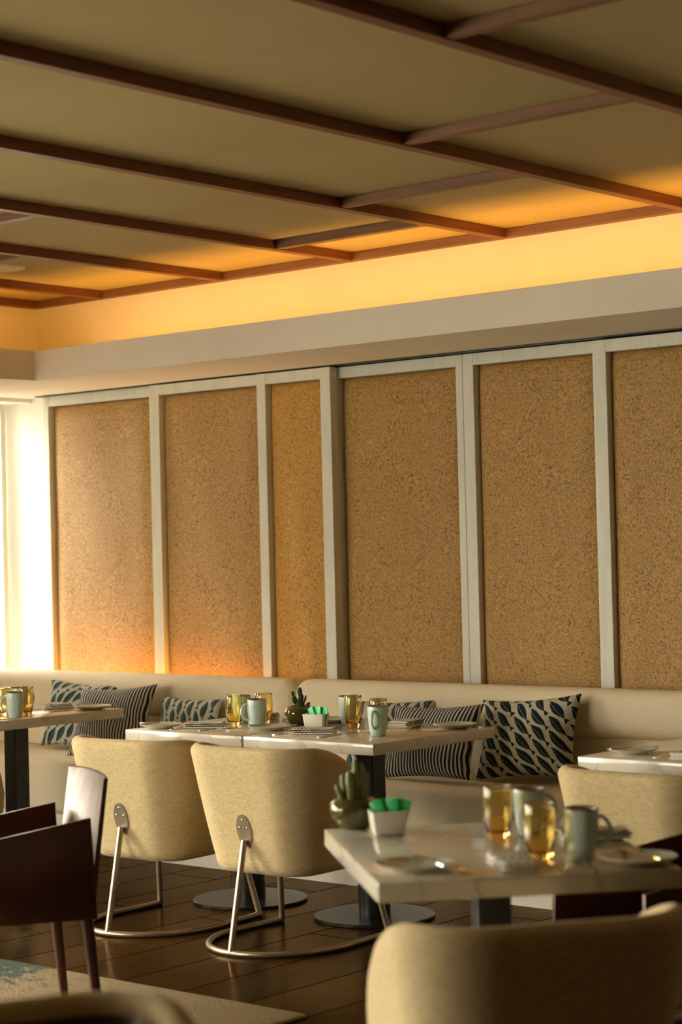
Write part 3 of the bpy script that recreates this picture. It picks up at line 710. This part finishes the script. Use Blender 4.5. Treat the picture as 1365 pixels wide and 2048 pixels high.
def spoon():
    bm = slab([(-0.10, 0.005, 0.001), (-0.09, 0.0065, 0.001), (-0.03, 0.0035, 0.004), (0.03, 0.003, 0.005)])
    n = 20; g = []
    for j in range(7):
        q = j/6; g.append([bm.verts.new((0.055+0.030*q*cos(2*pi*k/n), 0.018*q*sin(2*pi*k/n), 0.0008+0.0045*q*q)) for k in range(n)] if j else [bm.verts.new((0.055, 0, 0.0008))])
    for j in range(6):
        for k in range(n):
            if j == 0: bm.faces.new((g[0][0], g[1][k], g[1][(k+1) % n]))
            else: bm.faces.new((g[j][k], g[j+1][k], g[j+1][(k+1) % n], g[j][(k+1) % n]))
    return obj('table_spoon', bm, MT['chrome'], None, True, 60)
def napkin():
    bm = bmesh.new(); uvl = bm.loops.layers.uv.new('UVMap'); L, Wd = 0.17, 0.09
    layers = [(0.0, 0.009, 0.0), (0.0095, 0.008, 0.006), (0.018, 0.007, -0.005)]
    for z, th, dx in layers:
        ns = 16; rings = []
        for i in range(ns+1):
            x = -L/2+L*i/ns; wv = 0.0012*sin(i*0.9+z*300); hw = Wd/2-abs(dx)*0.5; pr_ = []
            for k in range(20):
                a = 2*pi*k/20; cx_ = abs(cos(a))**0.35*(1 if cos(a) > 0 else -1); cy_ = abs(sin(a))**0.8*(1 if sin(a) > 0 else -1)
                pr_.append((x+dx, cx_*hw, z+th/2+cy_*th/2+(wv if z > 0 and cy_ > 0 else 0)))
            rings.append(pr_)
        V = [[bm.verts.new(p) for p in r] for r in rings]
        for i in range(ns):
            for k in range(20):
                f = bm.faces.new((V[i][k], V[i][(k+1) % 20], V[i+1][(k+1) % 20], V[i+1][k]))
                for lp, (a, b) in zip(f.loops, ((i, k), (i, k+1), (i+1, k+1), (i+1, k))):
                    vco = rings[a][b % 20]; lp[uvl].uv = (vco[1]/0.10+0.5, 0.5+vco[0]/0.20+z*4)
        bm.faces.new(V[0]); bm.faces.new(V[-1][::-1])
    return obj('folded_napkin', bm, MT['napkin'], None, True, 60)
used = {}
proto = {'mug': cup, 'tumbler': tumbler, 'side_plate': plate, 'table_knife': knife, 'table_fork': fork, 'table_spoon': spoon, 'folded_napkin': napkin}
CAT = {'mug': 'mug', 'tumbler': 'glass', 'side_plate': 'plate', 'table_knife': 'knife', 'table_fork': 'fork', 'table_spoon': 'spoon', 'folded_napkin': 'napkin'}
GRP = {'mug': 'pale blue-green mugs on the tables', 'tumbler': 'amber tumblers on the tables', 'side_plate': 'small plates on the tables', 'table_knife': 'table knives', 'table_fork': 'table forks', 'table_spoon': 'table spoons', 'folded_napkin': 'folded checked napkins'}
def put(kind, x, y, label, rot=0.0, z=Z, sc=1.0):
    if kind not in used: used[kind] = o = proto[kind]()
    else: o = copy_tree(used[kind])
    o.location = (x, y, z+0.0003); o.rotation_euler = (0, 0, RAD(rot)); o.scale = (sc,)*3
    tag(o, label, CAT[kind], GRP[kind]); return o
def two(kind, a, b, label, z=Z):
    """cutlery from handle end a to tip b (direction kept, real length)"""
    ang = math.degrees(math.atan2(b[1]-a[1], b[0]-a[0])); d = Vector((cos(RAD(ang)), sin(RAD(ang)), 0))
    p = Vector((a[0], a[1], 0)) + d*0.10
    return put(kind, p.x, p.y, label, ang, z)
PK = 0.0078
# joined centre tables
put('side_plate', -6.040, 5.825, 'small plate at the left end of the joined centre tables')
put('table_knife', -6.035, 5.83, 'knife lying on the plate at the left end of the joined tables', 30, Z+0.0185)
two('table_fork', (-5.93, 5.775), (-5.99, 6.0), 'fork left of the folded napkin on the left centre table')
put('folded_napkin', -5.862, 5.915, 'folded checked napkin on the left centre table between plate and tall amber glass', 30)
two('table_knife', (-5.765, 5.78), (-5.82, 6.0), 'knife just right of the folded napkin on the left centre table')
two('table_spoon', (-5.725, 5.785), (-5.76, 6.0), 'spoon beside the knife on the left centre table')
put('tumbler', -5.806, 6.034, 'tall amber glass furthest left on the joined centre tables', sc=1.0)
put('mug', -5.88, 6.158, 'mug hidden behind the furthest left amber glass of the centre tables', 60)
put('mug', -5.664, 6.026, 'blue-green mug standing left of the seam plate, centre tables', -125)
put('tumbler', -5.735, 6.146, 'amber glass peeking out behind the mug near the table seam')
put('folded_napkin', -5.93, 6.33, 'folded napkin far back on the left centre table, behind the mug', 95)
put('table_knife', -5.73, 6.39, 'knife far back on the left centre table beside the cactus bowl', 20)
put('side_plate', -5.535, 5.965, 'plate lying across the seam of the joined centre tables in front of cactus bowl', z=Z)
put('table_knife', -5.525, 5.97, 'knife lying on the plate at the table seam', 35, Z+0.0185)
two('table_fork', (-5.365, 5.80), (-5.42, 6.0), 'fork left of the napkin on the right centre table')
put('folded_napkin', -5.255, 5.925, 'folded checked napkin in front of the white packet box, centre tables', 30)
two('table_knife', (-5.115, 5.79), (-5.155, 6.0), 'knife right of the napkin on the right centre table')
two('table_spoon', (-5.06, 5.78), (-5.085, 6.0), 'spoon between the knife and the front mug, right centre table')
put('tumbler', -5.285, 6.207, 'tall amber glass right of the white packet box, centre tables')
put('mug', -5.405, 6.315, 'mug half hidden behind the amber glass right of the packet box', 150)
put('mug', -4.955, 5.968, 'blue-green mug nearest the front right corner of the centre tables', -72)
put('tumbler', -5.07, 6.11, 'amber glass whose rim shows above the front right mug')
put('side_plate', -5.53, 6.36, 'plate at the back between packet box and amber glass, centre tables')
put('table_knife', -5.53, 6.36, 'knife lying on the back plate between packet box and amber glass', 15, Z+0.0185)
put('folded_napkin', -5.13, 6.36, 'folded striped napkin at the back right of the centre tables', -75)
put('table_fork', -5.055, 6.33, 'fork right of the back napkin on the right centre table', 105)
put('side_plate', -4.885, 6.375, 'plate at the back right corner of the centre tables')
# left table
put('tumbler', -7.195, 5.930, 'amber glass at far left, tallest of the pair on the left-edge table')
put('mug', -7.286, 6.098, 'mug mostly hidden behind the amber glasses on the left-edge table', 60)
put('mug', -7.058, 5.879, 'blue-green mug at front of the left-edge table', -140)
put('tumbler', -7.125, 5.998, 'amber glass behind the front mug on the left-edge table')
put('folded_napkin', -7.30, 6.35, 'folded checked napkin on the left-edge table', -20)
put('table_fork', -7.42, 6.22, 'fork left of the napkin on the left-edge table', 60)
put('table_knife', -7.14, 6.28, 'knife between napkin and plate on the left-edge table', 80)
put('side_plate', -7.09, 6.385, 'plate near the corner of the left-edge table')
put('table_knife', -7.04, 5.79, 'knife at the left edge of the photo in front of the mug', 80)
# right table
put('side_plate', -3.72, 5.88, 'plate on the marble table at the right edge')
put('table_knife', -3.71, 5.88, 'knife lying on the plate of the right-edge table', 60, Z+0.0185)
two('table_fork', (-3.57, 5.775), (-3.60, 6.0), 'fork beside the plate on the right-edge table')
put('folded_napkin', -3.48, 5.86, 'folded napkin at the right edge of the photo on the right-edge table', 100)
# foreground table
put('side_plate', -2.825, 3.52, 'blurred plate at the left of the foreground table')
put('table_knife', -2.80, 3.545, 'knife lying on the left plate of the foreground table', 148, Z+0.0185)
two('table_fork', (-2.825, 3.655), (-2.68, 3.53), 'blurred fork right of the left foreground plate')
put('folded_napkin', -2.650, 3.665, 'black and white folded napkin on the foreground table', 139)
put('tumbler', -2.942, 4.008, 'blurred amber glass furthest left on the foreground table')
put('mug', -2.915, 4.11, 'mug behind, between the two amber glasses of the foreground table', 35)
put('tumbler', -2.660, 3.79, 'blurred amber glass left of the front mug on the foreground table')
put('mug', -2.59, 3.86, 'front blue-green mug on the foreground table, handle to the right', 30)
two('table_knife', (-2.50, 3.665), (-2.67, 3.81), 'blurred knife right of the foreground napkin')
two('table_spoon', (-2.445, 3.70), (-2.60, 3.85), 'blurred spoon left of the right foreground plate')
put('side_plate', -2.445, 3.875, 'blurred plate near the right end of the foreground table')
put('table_knife', -2.44, 3.88, 'knife lying on the right foreground plate', 148, Z+0.0185)
put('folded_napkin', -2.745, 4.145, 'folded napkin at the back right of the foreground table', 45)

# cactus bowls
def bowl_cactus(x, y, rot, label, pads=True):
    root = empty('cactus_bowl', (x, y, Z), RAD(rot), label=label, cat='potted cactus', group='cactus bowls on the tables')
    prof = [(0, 0.0), (0.032, 0.0), (0.046, 0.006), (0.062, 0.030), (0.067, 0.050), (0.063, 0.068), (0.052, 0.078), (0.040, 0.080)]
    inn = [(0.040, 0.077), (0.050, 0.075), (0.060, 0.066), (0.064, 0.050), (0.059, 0.030), (0.043, 0.009), (0, 0.004)]
    obj('glass_bowl', lathe(bmesh.new(), prof+inn, 48), MT['olive'], root, True, 60)['label'] = 'squat olive glass bowl'
    obj('soil', lathe(bmesh.new(), [(0, 0.005), (0.040, 0.011), (0.056, 0.030), (0.061, 0.048), (0.056, 0.060), (0.03, 0.066), (0, 0.068)], 40), MT['soil'], root, True, 60)
    bm = bmesh.new()
    if pads:
        for (px, pz, w_, h_, tilt) in ((0.0, 0.085, 0.020, 0.024, 0), (0.004, 0.112, 0.012, 0.022, 8), (-0.022, 0.105, 0.012, 0.020, -22), (0.000, 0.140, 0.011, 0.020, 0), (-0.030, 0.132, 0.007, 0.012, -8), (0.022, 0.108, 0.005, 0.018, 14), (0.034, 0.086, 0.008, 0.011, 50)):
            s = bmesh.ops.create_uvsphere(bm, u_segments=18, v_segments=12, radius=1.0)['verts']; ca, sa = cos(RAD(tilt)), sin(RAD(tilt))
            for v in s:
                X, Y_, Z_ = v.co.x*w_, v.co.y*w_*0.55, v.co.z*h_
                v.co = Vector((X*ca+Z_*sa+px, Y_, -X*sa+Z_*ca+pz))
        obj('cactus', bm, MT['cactus'], root, True, 80)
    else:
        rnd = random.Random(3)
        def lobed(bm, base, top, r):
            d = (top-base); n = 20; m_ = 12; rings = []
            for j in range(m_+1):
                q = j/m_; c_ = base+d*q + Vector((0, 0, 0)); rr = r*min(1, (q*6)**0.5+0.55)*sqrt(max(0.02, 1-max(0, (q-0.72)/0.28)**2))
                rings.append([bm.verts.new(c_+Vector((rr*(1+0.13*cos(6*2*pi*k/n*1.0+0.5))*cos(2*pi*k/n), rr*(1+0.13*cos(6*2*pi*k/n))*sin(2*pi*k/n), 0))) for k in range(n)])
            for A, B in zip(rings, rings[1:]):
                for k in range(n): bm.faces.new((A[k], A[(k+1) % n], B[(k+1) % n], B[k]))
            bm.faces.new(rings[-1]); bm.faces.new(rings[0][::-1])
        for (a, b, r) in (((0.004, 0, 0.06), (0.010, 0.0, 0.165), 0.018), ((-0.018, 0.005, 0.06), (-0.030, 0.005, 0.145), 0.010), ((-0.026, -0.008, 0.06), (-0.047, -0.008, 0.118), 0.008),
                          ((-0.006, -0.014, 0.06), (-0.012, -0.020, 0.155), 0.011), ((0.010, -0.010, 0.10), (0.004, -0.012, 0.185), 0.009), ((0.022, 0.006, 0.06), (0.030, 0.006, 0.150), 0.011), ((0.026, -0.006, 0.06), (0.020, -0.01, 0.175), 0.008)):
            lobed(bm, Vector(a), Vector(b), r)
        obj('cactus', bm, MT['cactuspale'], root, True, 80)
    return root
bowl_cactus(-5.58, 6.205, 40, 'squat dark glass bowl with a small prickly pear cactus on the joined centre tables', True)
bowl_cactus(-3.385, 3.972, 40, 'blurred olive glass bowl with a tall finger cactus on the foreground table corner', False)

# white packet boxes, green and brown packets
def packet_box(x, y, rot, label):
    root = empty('packet_box', (x, y, Z), RAD(rot), label=label, cat='box', group='white ceramic packet boxes')
    W0, D0, W1, D1, h, th = 0.040, 0.032, 0.047, 0.038, 0.062, 0.004
    bm = bmesh.new()
    def ring(w_, d_, z, r=0.006):
        pts = []
        for cx_, cy_, a0 in ((w_-r, d_-r, 0), (-w_+r, d_-r, 90), (-w_+r, -d_+r, 180), (w_-r, -d_+r, 270)):
            for k in range(5): a = RAD(a0+22.5*k); pts.append((cx_+r*cos(a), cy_+r*sin(a), z))
        return pts
    rs = [ring(W0-0.004, D0-0.004, 0), ring(W0, D0, 0.005), ring((W0+W1)/2, (D0+D1)/2, h/2), ring(W1, D1, h), ring(W1-th, D1-th, h), ring((W0+W1)/2-th, (D0+D1)/2-th, h/2), ring(W0-th, D0-th, 0.008)]
    V = [[bm.verts.new(p) for p in r] for r in rs]
    for A, B in zip(V, V[1:]):
        n = len(A)
        for k in range(n): bm.faces.new((A[k], A[(k+1) % n], B[(k+1) % n], B[k]))
    bm.faces.new(V[0][::-1]); bm.faces.new(V[-1])
    o = obj('box_body', bm, MT['whiteceramic'], root, True, 50)
    # V notch cut in the short end (-x) wall by a real boolean
    nb_ = bmesh.new(); pts = [(-0.006, h+0.004), (0.006, h+0.004), (0.0, h-0.012)]
    A = [nb_.verts.new((-W1-0.01, y_, z_)) for y_, z_ in pts]; B = [nb_.verts.new((-W1+0.012, y_, z_)) for y_, z_ in pts]
    nb_.faces.new(A); nb_.faces.new(B[::-1])
    for k in range(3): nb_.faces.new((A[k], B[k], B[(k+1) % 3], A[(k+1) % 3]))
    bmesh.ops.recalc_face_normals(nb_, faces=nb_.faces[:])
    cm = bpy.data.meshes.new('cutter'); nb_.to_mesh(cm); nb_.free(); co = bpy.data.objects.new('cutter', cm); col.objects.link(co)
    md = o.modifiers.new('notch', 'BOOLEAN'); md.operation = 'DIFFERENCE'; md.object = co; md.solver = 'EXACT'
    loc0 = root.location.copy(); rot0 = root.rotation_euler.copy(); root.location = (0, 0, 0); root.rotation_euler = (0, 0, 0)
    bpy.context.view_layer.update(); dg = bpy.context.evaluated_depsgraph_get()
    me = bpy.data.meshes.new_from_object(o.evaluated_get(dg)); o.modifiers.clear(); o.data = me
    bpy.data.objects.remove(co); root.location = loc0; root.rotation_euler = rot0
    return root
def packet(x, y, rot, lx, tilt, mat, name, label, cat, group, hgt=0.058, zo=0.010, lean=0, pz=0):
    bm = bmesh.new(); box(bm, -0.0024, 0.0024, -0.0165, 0.0165, 0, hgt, r=0.001, seg=1)
    for v in bm.verts:
        v.co.x *= 1-0.55*abs(v.co.z/hgt-0.5)*2; v.co.y += 0.0015*sin(v.co.z*160)
    o = obj(name, bm, mat, None, True, 40)
    bR = Matrix.Translation((x, y, Z+zo)) @ Matrix.Rotation(RAD(rot), 4, 'Z') @ Matrix.Translation((lx, 0.002*((lx*1e4) % 3-1), 0)) @ Matrix.Rotation(RAD(pz), 4, 'Z') @ Matrix.Rotation(RAD(tilt), 4, 'Y') @ Matrix.Rotation(RAD(lean), 4, 'X')
    o.matrix_world = bR; tag(o, label, cat, group); return o
for bx_, by_, rot, lab, where in ((-5.401, 6.103, 20, 'white ceramic box with green packets beside the prickly pear bowl', 'box on the joined centre tables'),
                           (-3.238, 3.930, 50, 'blurred white notched box with green packets on the foreground table', 'box on the foreground table')):
    packet_box(bx_, by_, rot, lab)
    for k, (lx, tl, ln) in enumerate(((-0.004, -3, -22), (0.005, 3, -12), (0.013, -2, 0), (0.021, 3, 10), (0.029, -2, 16))):
        packet(bx_, by_, rot, lx, tl, MT['green'], 'sweetener_packet', ('leftmost', 'second from left', 'middle', 'second from right', 'rightmost')[k]+' green packet in the white '+where, 'packet', 'green packets in the '+where, 0.078, 0.014, ln, (62, 75, 58, 70, 64)[k])
    for k, lx in enumerate((-0.034, -0.028, -0.022, -0.016)):
        packet(bx_, by_, rot, lx, 6, MT['brownpaper'], 'sugar_packet', ('frontmost', 'second', 'third', 'rearmost')[k]+' brown packet, from the notched end, in the white '+where, 'packet', 'brown packets in the '+where, 0.050, 0.009)
# small clear glass shaker beside the prickly pear bowl
root = empty('glass_shaker', (-5.685, 6.255, Z), 0, label='small clear ribbed glass shaker left of the prickly pear bowl', cat='shaker')
def ribbed(bm, zs, n=48):
    rings = [[bm.verts.new(((r*(1+0.05*cos(12*2*pi*k/n)))*cos(2*pi*k/n), (r*(1+0.05*cos(12*2*pi*k/n)))*sin(2*pi*k/n), z)) for k in range(n)] for r, z in zs]
    for A, B in zip(rings, rings[1:]):
        for k in range(n): bm.faces.new((A[k], A[(k+1) % n], B[(k+1) % n], B[k]))
    bm.faces.new(rings[0][::-1]); bm.faces.new(rings[-1]); return bm
obj('shaker_body', ribbed(bmesh.new(), [(0.016, 0), (0.019, 0.003), (0.018, 0.015), (0.019, 0.026), (0.016, 0.034)]), MT['clear'], root, True, 60)
obj('lid', lathe(bmesh.new(), [(0, 0.0335), (0.016, 0.0335), (0.016, 0.040), (0.012, 0.044), (0, 0.045)], 32), MT['chrome'], root, True, 40)
